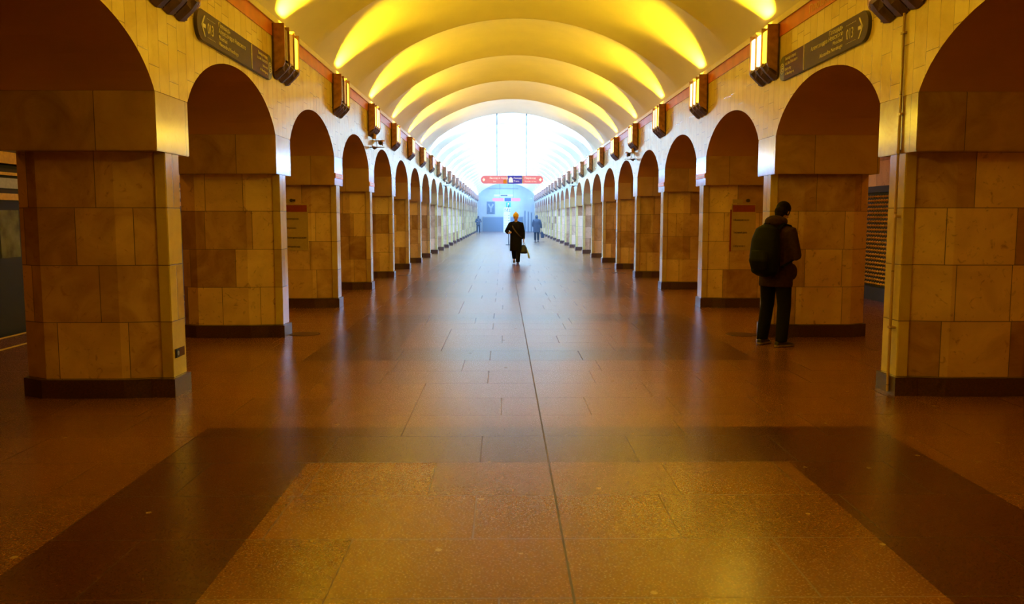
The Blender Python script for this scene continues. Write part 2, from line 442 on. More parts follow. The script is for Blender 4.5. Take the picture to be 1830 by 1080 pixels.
def build_pillar():
    root = empty('marble_pillar', (0, 0, 0))
    bm = bmesh.new(); prism(bm, pillar_plan(), 0.0, 2.17)
    obj('shaft', bm, M['pillar'], root)
    obj('pilaster', B(0.02, .12, -.155, .155, 0, 2.17, bev=.006), M['pilaster'], root)
    bm = bmesh.new(); prism(bm, pillar_plan(.035), 0.0, .165)
    box(bm, -.004, .2, -.195, .195, 0, .163)
    obj('base', bm, M['plinth'], root)
    obj('capital', B(0.0, 1.37, -CAPH, CAPH, 2.165, Z_SPR, bev=.006), M['capital'], root)
    return root
def rooty(side): return PI if side < 0 else 0
pillar_plan_front = -.225
proto = build_pillar(); first = True
for s in (-1, 1):
    for k in range(0, K1 + 1):
        o = proto if first else copy_tree(proto)
        first = False
        o.location = (s * HALF, Yk(k), 0); o.rotation_euler = (0, 0, rooty(s))
        tag(o, 'pale marble pillar with dark plinth, %s in the row %s' % (ORD[k], SIDE[s]), 'pillar', 'marble pillars %s' % SIDE[s], 'thing')
# the pillars behind the camera only shade and carry the arches; their light still reaches the picture
for s in (-1, 1):
    for k in range(K0, 0):
        o = copy_tree(proto); o.location = (s * HALF, Yk(k), 0); o.rotation_euler = (0, 0, rooty(s))
        tag(o, 'pale marble pillar out of view behind the camera, %s' % SIDE[s], 'pillar', 'marble pillars behind the viewer %s' % SIDE[s], 'thing')

# ------------------------------------------------------------------ wall lamps
def fin_outline(y=None):
    # (x depth from wall, z) with the rounded lower nave corner
    pts = [(0, 4.05), (.15, 4.05), (.15, 3.58)]
    for i in range(1, 7):
        a = i / 6 * PI / 2
        pts.append((.15 - .06 * (1 - math.cos(a)), 3.58 - .08 * math.sin(a)))
    pts += [(0, 3.44)]
    return pts
def build_lamp(states=('on', 'bright', 'bright'), cool=False):
    root = empty('wall_lamp', (0, 0, 0))
    # local x = towards the nave, y along the hall (negative = towards the viewer), z = height
    Ys = (-.385, -.13, .125, .38)
    obj('back_plate', B(-.0, .018, -.40, .40, 3.40, 4.05), M['bronze_dark'], root)
    for i, y in enumerate(Ys):
        bm = bmesh.new(); th = .03 if i in (0, 3) else .022
        prism(bm, [(p[0], p[1]) for p in fin_outline()], y - th / 2, y + th / 2, 'y')
        bmesh.ops.transform(bm, matrix=Matrix(), verts=bm.verts)
        obj('fin', bm, M['bronze'], root)
    # faceted cup under the fins
    bm = bmesh.new()
    for i in range(3):
        y0, y1 = Ys[i] + .01, Ys[i + 1] - .01; ym = (y0 + y1) / 2
        out = [(.0, 3.385), (.0, 3.62), (.125, 3.60), (.145, 3.56), (.11, 3.49)]
        a = [bm.verts.new((x, y0, z)) for x, z in out]
        m_ = [bm.verts.new((x * (1.12 if x > .12 else 1), ym, z - (.028 if z < 3.61 and x > 0 else 0) - (.02 if x == 0 and z < 3.5 else 0))) for x, z in out]
        b = [bm.verts.new((x, y1, z)) for x, z in out]
        n = len(out)
        for p, q in ((a, m_), (m_, b)):
            for j in range(n): bm.faces.new((p[j], p[(j + 1) % n], q[(j + 1) % n], q[j]))
        bm.faces.new(a); bm.faces.new(b[::-1])
    obj('cup', bm, M['bronze_dark'], root)
    mats = {'on': M['glass_c'] if cool else M['glass_w'], 'bright': M['glass_c'] if cool else M['glass_w2'], 'dim': M['glass_dim'], 'off': M['glass_off']}
    for i in range(3):
        y0, y1 = Ys[i] + .018, Ys[i + 1] - .018
        bm = bmesh.new(); n = 8
        pts = [(.10, y0), *[(.134 + .008 * math.sin(PI * t / n), y0 + (y1 - y0) * t / n) for t in range(n + 1)], (.10, y1)]
        prism(bm, pts, 3.605, 3.985)
        obj('glass_panel', bm, mats[states[i]], root)
    l = bpy.data.lights.new('lamp_uplight', 'SPOT'); l.energy = SPOT_COOL if cool else SPOT_WARM
    l.color = COOL if cool else WARM; l.spot_size = math.radians(100); l.spot_blend = .55; l.shadow_soft_size = .05
    lo = bpy.data.objects.new('lamp_uplight', l); COL.objects.link(lo); lo.parent = root
    lo.location = (.07, 0.0, 3.93)
    d = Vector((.42, 0, 1)).normalized(); lo.rotation_euler = (-d).to_track_quat('Z', 'Y').to_euler()
    g = bpy.data.lights.new('lamp_glow', 'SPOT'); g.energy = GLOW_COOL if cool else GLOW_WARM * (.6 if states[0] == 'off' else 1)
    g.color = COOL if cool else WARM; g.spot_size = math.radians(165); g.spot_blend = .5; g.shadow_soft_size = .2
    go = bpy.data.objects.new('lamp_glow', g); COL.objects.link(go); go.parent = root
    go.location = (.27, 0, 3.75); go.rotation_euler = (0, -PI / 2, 0)
    return root
protoW, protoB, protoC = build_lamp(), build_lamp(('off', 'dim', 'on')), build_lamp(cool=True)
used = set()
for s in (-1, 1):
    for k in range(K0 + 1, K1 + 1):
        pr = protoC if k >= SWITCH else (protoB if s < 0 and k in (0, 1, 2) else protoW)
        if pr.name in used: o = copy_tree(pr)
        else: o = pr; used.add(pr.name)
        o.location = (s * (HALF - .012), Yk(k) - .03, 0)
        # keep panel order: the lamp is mirrored by scale so its first panel always faces the viewer
        o.rotation_euler = (0, 0, 0); o.scale = (-s, 1, 1)
        if k < 0: lab = 'bronze wall lamp behind the viewer, %s' % SIDE[s]
        else:
            how = 'cold white' if k >= SWITCH else ('half unlit yellow' if pr is protoB else 'yellow glowing')
            lab = 'fluted bronze wall lamp, %s, above the %s pillar %s' % (how, ORD[k], SIDE[s])
        tag(o, lab, 'lamp', 'wall lamps along the cornice %s' % SIDE[s])

# ------------------------------------------------------------------ signs on the walls
def pill(w_, h_, n=10, r=None):
    r = r or h_ / 2; pts = []
    for cx, cy, a0 in ((w_ - r, h_ - r, 0), (r, h_ - r, PI / 2), (r, r, PI), (w_ - r, r, PI * 1.5)):
        for i in range(n + 1):
            a = a0 + PI / 2 * i / n; pts.append((cx + r * math.cos(a), cy + r * math.sin(a)))
    out = []
    for p in pts:
        if not out or (abs(p[0] - out[-1][0]) + abs(p[1] - out[-1][1])) > 1e-5: out.append(p)
    return out
def clip_x(pts, x0, x1):
    def cut(ps, f, x):
        o = []
        for i, p in enumerate(ps):
            q = ps[(i + 1) % len(ps)]
            if f(p[0]): o.append(p)
            if f(p[0]) != f(q[0]):
                t = (x - p[0]) / (q[0] - p[0]); o.append((x, p[1] + t * (q[1] - p[1])))
        return o
    return cut(cut(pts, lambda v: v >= x0, x0), lambda v: v <= x1, x1)
def frame_obj(root, s, y_left, z0):
    """sign frame: local x = reader's right, y = up, z = out of the wall"""
    if s < 0: m = Matrix(((0, 0, 1, -HALF + .0), (1, 0, 0, y_left), (0, 1, 0, z0), (0, 0, 0, 1)))
    else: m = Matrix(((0, 0, -1, HALF), (-1, 0, 0, y_left), (0, 1, 0, z0), (0, 0, 0, 1)))
    root.matrix_world = m
def poly(bm, pts, z0, z1): return prism(bm, pts, z0, z1)
def arrow(bm, cx, cy, h, d, z0, z1, t=.035):
    """chevron arrow with a short shaft; d = -1 points to the reader's left"""
    w_ = h * .42
    poly(bm, [(cx + d * w_ / 2, cy), (cx - d * w_ / 2, cy + h / 2), (cx - d * w_ / 2 - d * t, cy + h / 2), (cx + d * (w_ / 2 - t * 1.2), cy)], z0, z1)
    poly(bm, [(cx + d * w_ / 2, cy), (cx - d * w_ / 2, cy - h / 2), (cx - d * w_ / 2 - d * t, cy - h / 2), (cx + d * (w_ / 2 - t * 1.2), cy)], z0, z1)
    poly(bm, sorted([(cx + d * w_ * .3, cy + t * .7), (cx + d * w_ * .3, cy - t * .7)]) + sorted([(cx - d * w_ * .9, cy - t * .7), (cx - d * w_ * .9, cy + t * .7)], key=lambda p: -p[1]), z0, z1)
def wall_sign(s):
    Lg, H = 2.60, .30
    root = empty('direction_sign', (0, 0, 0))
    # reader's left end: the train side sign starts with the arrow, the other one with the exit mark
    frame_obj(root, s, 8.20 if s < 0 else 10.82, 3.30)
    out = pill(Lg, H, r=.14)
    def X(x): return x if s < 0 else Lg - x
    def span(a, b): return tuple(sorted((X(a), X(b))))
    obj('board', poly(bmesh.new(), out, 0.0, .03), M['sign_edge'], root)
    a, b = span(0, 1.72); inn = [(x, y * .98 + .003) for x, y in out]
    obj('grey_panel', poly(bmesh.new(), clip_x(inn, a, b), .03, .036), M['sign_grey'], root)
    a, b = span(1.74, 2.6)
    obj('brown_panel', poly(bmesh.new(), clip_x(inn, a, b), .03, .036), M['sign_brown'], root)
    a, b = span(1.722, 1.738)
    obj('divider', box(bmesh.new(), a, b, .01, .29, .03, .04), M['ink'], root)
    bm = bmesh.new(); arrow(bm, X(.15), .15, .20, -1 if s < 0 else 1, .036, .039, t=.026)
    obj('arrow_mark', bm, M['ink'], root)
    # exit numbers in a dotted box
    bm = bmesh.new()
    a, b = span(.27, .52)
    for i in range(7):
        x = a + (b - a) * i / 7
        box(bm, x, x + .022, .235, .24, .036, .038); box(bm, x, x + .022, .055, .06, .036, .038)
    obj('dotted_border', bm, M['ink'], root)
    text('exit_numbers', '013', .15, T(a + .005, .095, .037), M['ink'], root, sx=.8)
    al = 'LEFT' if s < 0 else 'RIGHT'
    x = X(.60)
    for i, (t, sz) in enumerate((('Площадь', .068), ('Александра Невского', .068), ('Ploschad', .06), ('Alexandra Nevskogo', .06))):
        text('lettering', t, sz, T(x, .232 - i * .061, .037), M['ink'], root, align=al, sx=1.25)
    x = X(2.38)
    for i, (t, sz) in enumerate((('Выход в город', .052), ('пл. Ал. Невского', .052), ('Exit to city', .046), ('Al. Nevskogo sq.', .046))):
        text('lettering', t, sz, T(x, .232 - i * .061, .037), M['ink'], root, align='RIGHT' if s < 0 else 'LEFT', sx=1.05)
    a, b = span(2.41, 2.57)
    obj('exit_panel', poly(bmesh.new(), clip_x(inn, a, b), .036, .0375), M['sign_edge'], root)
    bm = bmesh.new(); cx, cy = X(2.49), .15
    n = 24; r0, r1 = .066, .056
    ring = [(cx + r0 * math.cos(2 * PI * i / n), cy + r0 * math.sin(2 * PI * i / n)) for i in range(n)]
    rin = [(cx + r1 * math.cos(2 * PI * i / n), cy + r1 * math.sin(2 * PI * i / n)) for i in range(n)]
    for i in range(n):
        j = (i + 1) % n; poly(bm, [ring[i], ring[j], rin[j], rin[i]], .0375, .0395)
    for x0, y0, x1, y1 in ((-.02, -.035, -.012, .035), (-.02, .028, .02, .036), (-.02, -.036, .02, -.028), (-.005, -.005, .04, .005)):
        box(bm, cx + x0, cx + x1, cy + y0, cy + y1, .0375, .0395)
    obj('exit_mark', bm, M['ink'], root)
    if s < 0: lab = 'long rounded direction sign, on the wall above the arch on the train side'
    else: lab = 'long rounded direction sign, on the wall above the arch beside the backpacked person'
    tag(root, lab, 'sign', 'direction signs on the walls')
wall_sign(-1); wall_sign(1)
# gold station lettering on the orange band
for s in (-1, 1):
    r = empty('band_lettering', (0, 0, 0)); frame_obj(r, s, 6.6 if s < 0 else 9.9, 3.93)
    t = text('letters', 'Площадь Александра Невского', .13, T(0, 0, .012), M['band_text'], r, ext=.003, sx=1.35)
    tag(r, 'gold station lettering on the orange band %s' % SIDE[s], 'lettering', 'station lettering on the bands')

# orange strip labels on the capitals of the third and fourth pillars
for s in (-1, 1):
    for k in (2, 3):
        r = empty('line_plate', (s * HALF, Yk(k), 2.33))
        obj('plate', B(-.012, .0, -.34, .34, -.045, .045, bev=.004), M['orange'], r)
        obj('stripe', B(-.014, -.012, -.30, .30, -.008, .008), M['white'], r)
        r.rotation_euler = (0, 0, rooty(s))
        tag(r, 'narrow orange plate across the capital of the %s pillar %s' % (ORD[k], SIDE[s]), 'plate', 'orange plates on the capitals')

# conduit and small plates
def pipe_on_pillar():
    bm = bmesh.new()
    cyl(bm, (HALF - .018, 7.52, 0.02), (HALF - .018, 7.52, 3.38), .013)
    cyl(bm, (HALF - .018, 7.52, 2.17), (HALF - .018, 7.52, 2.2), .02)
    for z in (.6, 1.6, 2.5, 3.2): box(bm, HALF - .03, HALF + .001 if z > 2.2 else HALF + .03, 7.49, 7.55, z, z + .02)
    tag(obj('cable_conduit', bm, M['capital'], smooth=True, angle=.6), 'thin vertical cable conduit running up the first pillar on the studded door side', 'conduit')
pipe_on_pillar()
def small_plate(s, k, dy, z, lab):
    r = empty('socket_plate', (s * (HALF + .03), Yk(k) + dy, z)); r.rotation_euler = (0, 0, rooty(s))
    obj('plate', B(-.012, 0, -.12, .12, -.045, .045, bev=.004), M['sign_brown'], r)
    obj('socket', B(-.02, -.012, .02, .10, -.042, .042, bev=.004), M['black'], r)
    obj('pin_hole', cyl(bmesh.new(), (-.023, .06, 0), (-.019, .06, 0), .022), M['steel'], r)
    tag(r, lab, 'plate', 'small plates low on the pillars')
small_plate(-1, 0, 0.0, .38, 'small brown and black plate low on the first pillar on the train side')
small_plate(1, 1, 0.0, .40, 'small dark plate low on the second pillar, behind the backpacked person')

# posters on the third pillars
def poster(s):
    yy = Yk(2) - .20
    r = empty('info_poster', (s * 3.96, yy, 1.44))
    obj('sheet', B(-.215, .215, -.012, .0, -.42, .40), M['poster'], r)
    obj('header_bar', B(-.20, .20, -.016, -.012, .26, .38), M['poster_red'], r)
    if s > 0: obj('line_bar', B(-.24, -.215, -.016, .0, -.44, .30), M['poster_red'], r)
    rows = ((.12, .26, 'Маяковская'), (-.10, .24, 'Гостиный двор'), (-.34, .2, 'Обухово')) if s > 0 else ((.14, .22, 'Пролетарская'), (-.02, .17, 'Обухово'), (-.19, .33, 'Ломоносовская'), (-.35, .24, 'Елизаровская'))
    for z, w_, t in rows:
        text('row_lettering', t, .052, Matrix(((1, 0, 0, -.18), (0, 0, -1, -.0135), (0, 1, 0, z - .02), (0, 0, 0, 1))), M['ink_dark'], r, sx=w_ / (len(t) * .0285))
    bm = bmesh.new(); cyl(bm, (.07 * s, -.02, .46), (.07 * s, .0, .46), .03, 10); box(bm, .05 * s - .01, .05 * s + .05, -.015, .0, .44, .48)
    obj('emblem', bm, M['ink_dark'], r)
    obj('top_tab', B(-.2, -.02, -.012, .0, .41, .48), M['poster'], r)
    tag(r, 'pale station list poster with red header on the third pillar %s' % SIDE[s], 'poster', 'station list posters')
poster(-1); poster(1)

# hatches in the floor
for (x, y), w_ in (((-3.04, 11.5), 'second pillar on the train side'), ((2.97, 11.4), 'feet of the backpacked person'), ((3.05, 24.3), 'fifth pillar on the studded door side'),
                   ((2.88, 26.4), 'sixth pillar on the studded door side'), ((-3.03, 23.4), 'fifth pillar on the train side')):
    bm = bmesh.new(); cyl(bm, (0, 0, 0), (0, 0, .006), .19, 28)
    o = obj('floor_hatch', bm, M['plinth'], loc=(x, y, 0)); o2 = obj('rim', cyl(bmesh.new(), (0, 0, 0), (0, 0, .004), .21, 28), M['bronze_dark'], o)
    tag(o, 'dark round floor hatch in front of the %s' % w_, 'hatch', 'round floor hatches')

# ------------------------------------------------------------------ cameras and star brackets under the lamps
def build_cctv(with_cam=True):
    r = empty('camera_bracket', (0, 0, 0))     # local x towards nave, origin under a lamp at z = 3.4
    bm = bmesh.new(); cyl(bm, (.09, 0, 0), (.09, 0, -.10), .045, 10); cyl(bm, (.05, 0, 0.02), (.09, 0, -.02), .03, 10)
    obj('socket', bm, M['bronze'], r)
    bm = bmesh.new(); cyl(bm, (.06, -.02, -.08), (.04, -.02, -.27), .006, 6); cyl(bm, (.12, .02, -.08), (.14, .02, -.27), .006, 6)
    obj('rod', bm, M['steel'], r)
    bm = bmesh.new(); pts = []
    for i in range(8):
        a = i * PI / 4; rr = (.22 if i % 2 == 0 else .055); pts.append((.09 + rr * math.cos(a), rr * math.sin(a) * 1.6))
    prism(bm, pts, -.285, -.27); ball(bm, (.09, 0, -.295), .04, .04, .03, 10)
    obj('star_plate', bm, M['bronze_dark'], r)
    return r
def build_cam():
    r = empty('security_camera', (0, 0, 0))
    bm = bmesh.new(); cyl(bm, (0, 0, 0), (0, -.34, -.05), .05, 14); cyl(bm, (0, -.34, -.05), (0, -.37, -.055), .056, 14)
    obj('housing', bm, M['bronze'], r, smooth=True, angle=.6)
    obj('lens', cyl(bmesh.new(), (0, -.37, -.055), (0, -.38, -.057), .035, 12), M['black'], r)
    bm = bmesh.new(); cyl(bm, (-.12, 0, .02), (0, -.08, 0), .014, 8); cyl(bm, (0, -.08, -.03), (0, -.08, -.10), .012, 8)
    obj('arm', bm, M['bronze_dark'], r)
    return r
pb, pc = build_cctv(), build_cam(); fst = True
for s, k in ((-1, 3), (1, 4), (-1, 9), (1, 9)):
    a = pb if fst else copy_tree(pb); b = pc if fst else copy_tree(pc); fst = False
    a.location = (s * (HALF - .0), Yk(k) - .1, 3.42); a.scale = (-s, 1, 1)
    tag(a, 'star shaped bracket hanging under the lamp of the %s pillar %s' % (ORD[k], SIDE[s]), 'bracket', 'star brackets under the lamps')
    b.location = (s * (HALF - .12), Yk(k) + (1.0 if s < 0 else .8), 3.36); b.scale = (-s, 1, 1)
    tag(b, 'small bronze security camera on an arm past the %s pillar %s' % (ORD[k], SIDE[s]), 'camera', 'security cameras')

# ------------------------------------------------------------------ hanging signs
def hanging(y, zc, L_, H, xc, rods, lab, far=False):
    r = empty('hanging_sign', (xc, y, zc))
    def mk(z0, z1, a, b, m, nm, g=0.0):
        o_ = clip_x(pill(L_, H), a + L_ / 2, b + L_ / 2)
        pts = [((x - L_ / 2), (z - H / 2) * (1 - g)) for x, z in o_]
        obj(nm, prism(bmesh.new(), pts, z0, z1, 'y'), m, r)
    mk(-.04, .04, -L_ / 2, L_ / 2, M['white'], 'board')
    mk(-.05, -.04, -L_ / 2, -L_ * .085, M['pink'], 'red_panel')
    mk(-.05, -.04, L_ * .175, L_ / 2, M['pink'], 'red_panel')
    mk(-.05, -.04, -L_ * .07, L_ * .16, M['blue'], 'blue_panel')
    RX = Matrix(((1, 0, 0, 0), (0, 0, -1, -.051), (0, 1, 0, 0), (0, 0, 0, 1)))
    if not far:
        obj('orange_mark', B(-L_ * .14, -L_ * .09, -.055, -.05, -H * .45, -H * .02), M['orange'], r)
        text('lettering', 'Выход в город', .10, RX @ T(-L_ * .36, .03, 0), M['white_lit'], r)
        text('lettering', 'Exit', .07, RX @ T(-L_ * .30, -.09, 0), M['white_lit'], r)
        text('lettering', 'Переход', .10, RX @ T(L_ * .2, .03, 0), M['white_lit'], r)
        text('lettering', 'Transfer to line', .07, RX @ T(L_ * .2, -.09, 0), M['white_lit'], r)
        for sx in (-1, 1):
            bm = bmesh.new(); c = sx * L_ * .452
            prism(bm, [(c - .055, 0), (c, .06), (c + .055, 0), (c, -.06)], -.056, -.05, 'y')
            obj('arrow_mark', bm, M['white_lit'], r)
        # white bell shape and text lines on the blue field
        bm = bmesh.new(); n = 12
        cx = -L_ * .02
        pts = [(cx + .075 * math.cos(PI * i / n), -.01 + .10 * math.sin(PI * i / n)) for i in range(n + 1)] + [(cx - .085, -.1), (cx + .085, -.1)]
        prism(bm, pts, -.056, -.05, 'y'); obj('bell_mark', bm, M['white_lit'], r)
        text('lettering', 'Поезда', .085, RX @ T(L_ * .025, .03, 0), M['white_lit'], r)
        text('lettering', 'Trains', .085, RX @ T(L_ * .025, -.08, 0), M['white_lit'], r)
    for x in rods:
        bm = bmesh.new(); top = 5.62 - zc
        cyl(bm, (x - xc, 0, H / 2 - .01), (x - xc, 0, top), .012, 8); cyl(bm, (x - xc, 0, top - .22), (x - xc, 0, top), .02, 8)
        obj('rod', bm, M['black'], r)
    return tag(r, lab, 'sign', 'signs hanging over the middle of the hall')
hanging(32.0, 3.02, 2.36, .30, .025, (-.543, .569), 'long red and blue rounded sign hanging on two thin rods over the walking person')
hanging(70.0, 3.075, 2.34, .27, -.06, (-.6, .5), 'smaller looking red and white sign hanging deep in the hall above the station list', far=True)
r = empty('exit_sign', (.10, 70.0, 2.46))
obj('board', B(-.2, .2, -.04, .04, 0, .40, bev=.01), M['green'], r)
obj('running_figure_mark', B(-.05, .05, -.046, -.04, .06, .34), M['white'], r)
obj('bracket', B(-.02, .02, -.01, .01, .38, .48), M['steel'], r)
tag(r, 'small green exit sign just under the deeper hanging sign', 'sign')

# station list on a post
r = empty('station_list_stand', (0.0, 49.2, 0))
obj('foot', cyl(bmesh.new(), (0, 0, 0), (0, 0, .03), .17, 20), M['black'], r)
obj('pole', cyl(bmesh.new(), (0, 0, .02), (0, 0, 2.35), .028, 10), M['black'], r)
obj('panel', B(-.30, .07, -.06, -.03, .72, 1.86, bev=.005), M['white'], r)
obj('header_panel', B(-.28, .09, -.07, -.03, 1.86, 2.18, bev=.005), M['white'], r)
text('header_lettering', 'М2', .26, Matrix(((1, 0, 0, -.26), (0, 0, -1, -.073), (0, 1, 0, 1.93), (0, 0, 0, 1))), M['ink_dark'], r)
bm = bmesh.new()
for i in range(7): cyl(bm, (.01, -.07, .82 + i * .15), (.01, -.055, .82 + i * .15), .028, 10); 
obj('station_dots', bm, M['ink_dark'], r)
for i, t in enumerate(('Рыбацкое', 'Обухово', 'Московская', 'Лиговский', 'Маяковская', 'Невский', 'Приморская')):
    text('row_lettering', t, .045, Matrix(((1, 0, 0, -.28), (0, 0, -1, -.061), (0, 1, 0, .81 + i * .15), (0, 0, 0, 1))), M['steel'], r)
tag(r, 'white station list panel on a thin black post in the middle of the hall', 'stand')

# ------------------------------------------------------------------ far end of the hall
def end_props():
    r = empty('framed_picture', (-1.77, Y_END - .005, 2.72))
    obj('frame', B(-.5, .5, -.06, 0, -.76, .76, bev=.02), M['steel'], r)
    obj('canvas', B(-.44, .44, -.07, -.06, -.70, .70), M['picture'], r)
    bm = bmesh.new()
    for a, b in (((-.28, .45), (0, -.05)), ((.28, .45), (0, -.05)), ((0, -.05), (0, -.5))):
        d = Vector((b[0] - a[0], b[1] - a[1])).normalized(); n = Vector((-d.y, d.x)) * .09
        prism(bm, [(a[0] + n.x, a[1] + n.y), (a[0] - n.x, a[1] - n.y), (b[0] - n.x, b[1] - n.y), (b[0] + n.x, b[1] + n.y)], -.075, -.07, 'y')
    obj('pale_figure', bm, M['steel'], r)
    tag(r, 'dark framed picture with a pale forked shape on the end wall', 'picture')
    for (x0, x1), lab in (((-2.76, -.30), 'wide grey shutter low on the end wall, below the framed picture'), ((.50, 1.95), 'narrower grey shutter low on the end wall, beside the escalator posts')):
        r = empty('grey_shutter', ((x0 + x1) / 2, Y_END - .01, 0)); w_ = (x1 - x0) / 2
        obj('leaf', B(-w_ + .05, w_ - .05, -.10, 0, 0, 1.62), M['greydoor'], r)
        bm = bmesh.new(); box(bm, -w_, -w_ + .05, -.13, 0, 0, 1.68); box(bm, w_ - .05, w_, -.13, 0, 0, 1.68); box(bm, -w_, w_, -.13, 0, 1.62, 1.70)
        obj('surround', bm, M['steel'], r)
        tag(r, lab, 'shutter')
    for i, x in enumerate((2.15, 2.5, 2.85)):
        r = empty('escalator_post', (x, Y_END - 1.6 - i * .5, 0))
        obj('shaft', B(-.07, .07, -.07, .07, 0, 2.3 - .1 * i, bev=.01), M['greydoor'], r)
        obj('cap', B(-.1, .1, -.1, .1, 2.3 - .1 * i, 2.4 - .1 * i, bev=.02), M['steel'], r)
        tag(r, 'tall dark post near the end wall, %s from the narrow grey shutter' % ORD[i], 'post', 'dark posts by the end wall')
    # lintel over the flat-topped niche in the end wall
    bm = bmesh.new(); box(bm, -2.0, 1.4, Y_END - .15, Y_END, 4.86, 4.95)
    tag(obj('trim_7', bm, M['steel']), kind='structure')
    r = empty('tunnel_display', (-.3, Y_END - .12, 4.15))
    obj('case', B(-1.1, 1.1, -.08, .12, -.12, .12, bev=.01), M['white'], r)
    obj('screen', B(-.35, .45, -.086, -.08, -.08, .06), M['ink_dark'], r)
    tag(r, 'white clock display case high on the end wall', 'display')
end_props()

# ------------------------------------------------------------------ train at the platform
def train():
    r = empty('metro_train', (-7.12, 8.0, 0))
    L0, L1 = 0.0, 19.0
    prof = [(0, -.75), (0, 1.95), (-.06, 2.32), (-.35, 2.66), (-.9, 2.8), (-1.8, 2.8), (-2.35, 2.66), (-2.64, 2.32), (-2.7, 1.95), (-2.7, -.75)]
    obj('car_body', prism(bmesh.new(), prof, L0, L1, 'y'), M['train_body'], r)
    for a, b, nm in ((.965, 1.10, 'lower_band'), (1.84, 1.93, 'upper_band')):
        obj(nm, B(0, .012, L0 + .03, L1 - .03, a, b), M['train_band'], r)
    obj('route_board', B(0, .01, L0 + .3, L1 - .3, 2.0, 2.14), M['train_in'], r)
    obj('roof_band', B(-.02, .01, L0 + .1, L1 - .1, 2.18, 2.22), M['train_band'], r)
    obj('roof_rail', B(-.06, .02, L0 + .1, L1 - .1, 2.34, 2.50), M['train_band'], r)
    y = 1.0
    while y < 18:
        w = obj('window', B(0, .014, y, y + 1.42, 1.18, 1.80, bev=.004), M['black'], r)
        obj('pane', B(.014, .018, y + .05, y + 1.30, 1.23, 1.76), M['train_glass'], w)
        d = obj('door', B(0, .02, y + 1.75, y + 3.0, -.02, 1.82, bev=.005), M['train_body'], r)
        obj('pane', B(.02, .024, y + 1.85, y + 2.30, 1.05, 1.7), M['train_glass'], d)
        obj('pane', B(.02, .024, y + 2.45, y + 2.90, 1.05, 1.7), M['train_glass'], d)
        y += 3.2 + 1.0 if False else 3.35
    bm = bmesh.new()
    for yy in (1.6, 3.4, 15.5, 17.3):
        cyl(bm, (-.3, yy, -.85), (-.45, yy, -.85), .42, 20); cyl(bm, (-2.2, yy, -.85), (-2.35, yy, -.85), .42, 20)
    obj('wheel', bm, M['steel'], r)
    tag(r, 'dark metro train with cream bands standing behind the first pillar on the train side', 'train')
train()

# ------------------------------------------------------------------ studded platform doors in the other side hall
def stud_door():
    r = empty('platform_door', (0, 0, 0))
    obj('leaf', B(-.06, 0, -1.0, 1.0, .26, 2.08), M['black'], r)
    bm = bmesh.new()
    rows = 22
    for i in range(rows):
        z = .29 + i * (1.76 / rows)
        for j in range(17):
            y = -.97 + (j + .5 * (i % 2)) * .111
            v = [bm.verts.new(p) for p in ((-.06, y, z + .03), (-.06, y + .04, z), (-.06, y + .08, z + .03), (-.06, y + .07, z + .06), (-.06, y + .01, z + .06), (-.10, y + .04, z + .03))]
            for a, b in ((0, 1), (1, 2), (2, 3), (3, 4), (4, 0)): bm.faces.new((v[a], v[b], v[5]))
    tag(obj('scale_studs', bm, M['stud'], r), kind='stuff')
    obj('plinth', B(-.10, 0, -1.02, 1.02, 0, .26), M['black'], r)
    obj('head', B(-.12, 0, -1.02, 1.02, 2.08, 2.2), M['black'], r)
    return r
p0 = stud_door()
for i, y in enumerate((16.0, 19.7, 12.2)):
    o = p0 if i == 0 else copy_tree(p0)
    o.location = (6.99, y, 0)
    tag(o, ['bronze door covered in scale studs, seen in the gap past the backpacked person',
            'bronze scale studded door hidden mostly behind the second pillar, further from the viewer',
            'bronze scale studded door hidden mostly behind the first pillar, next to the seen one'][i], 'door', 'studded doors of the side hall', 'thing')

# ------------------------------------------------------------------ people
def remesh(o, v=.012, smooth=4):
    m = o.modifiers.new('one_surface', 'REMESH'); m.mode = 'VOXEL'; m.voxel_size = v; m.use_smooth_shade = True
    s = o.modifiers.new('soften', 'SMOOTH'); s.factor = .5; s.iterations = smooth
def V(*a): return Vector(a)
def lerp(a, b, t): return a + (b - a) * t
def hand(bm, wrist, d, up, curl=.6, side=1):
    """palm plus five bent fingers; d = pointing direction, up = back of the hand"""
    d = d.normalized(); up = (up - d * up.dot(d)).normalized(); sd = d.cross(up) * side
    loft(bm, [(wrist - d * .02, .026, .020), (wrist + d * .03, .036, .017), (wrist + d * .085, .040, .014)], 10, side=sd)
    for i, (off, ln) in enumerate(((-.030, .062), (-.010, .074), (.010, .069), (.030, .054))):
        p = wrist + d * .08 + sd * off; c = curl
        q = p + (d * math.cos(c * .6) - up * math.sin(c * .6)) * ln * .5
        r_ = q + (d * math.cos(c * 1.8) - up * math.sin(c * 1.8)) * ln * .33
        s_ = r_ + (d * math.cos(c * 2.6) - up * math.sin(c * 2.6)) * ln * .25
        loft(bm, [(p, .0095, .0095), (q, .009, .009), (r_, .0085, .0085), (s_, .007, .007)], 8, side=sd)
    p = wrist + d * .025 - sd * .03
    q = p + (d * .7 - sd * .55 - up * .3) * .035; r_ = q + (d * .8 - up * .6) * .035
    loft(bm, [(p, .013, .013), (q, .011, .011), (r_, .008, .008)], 8, side=sd)
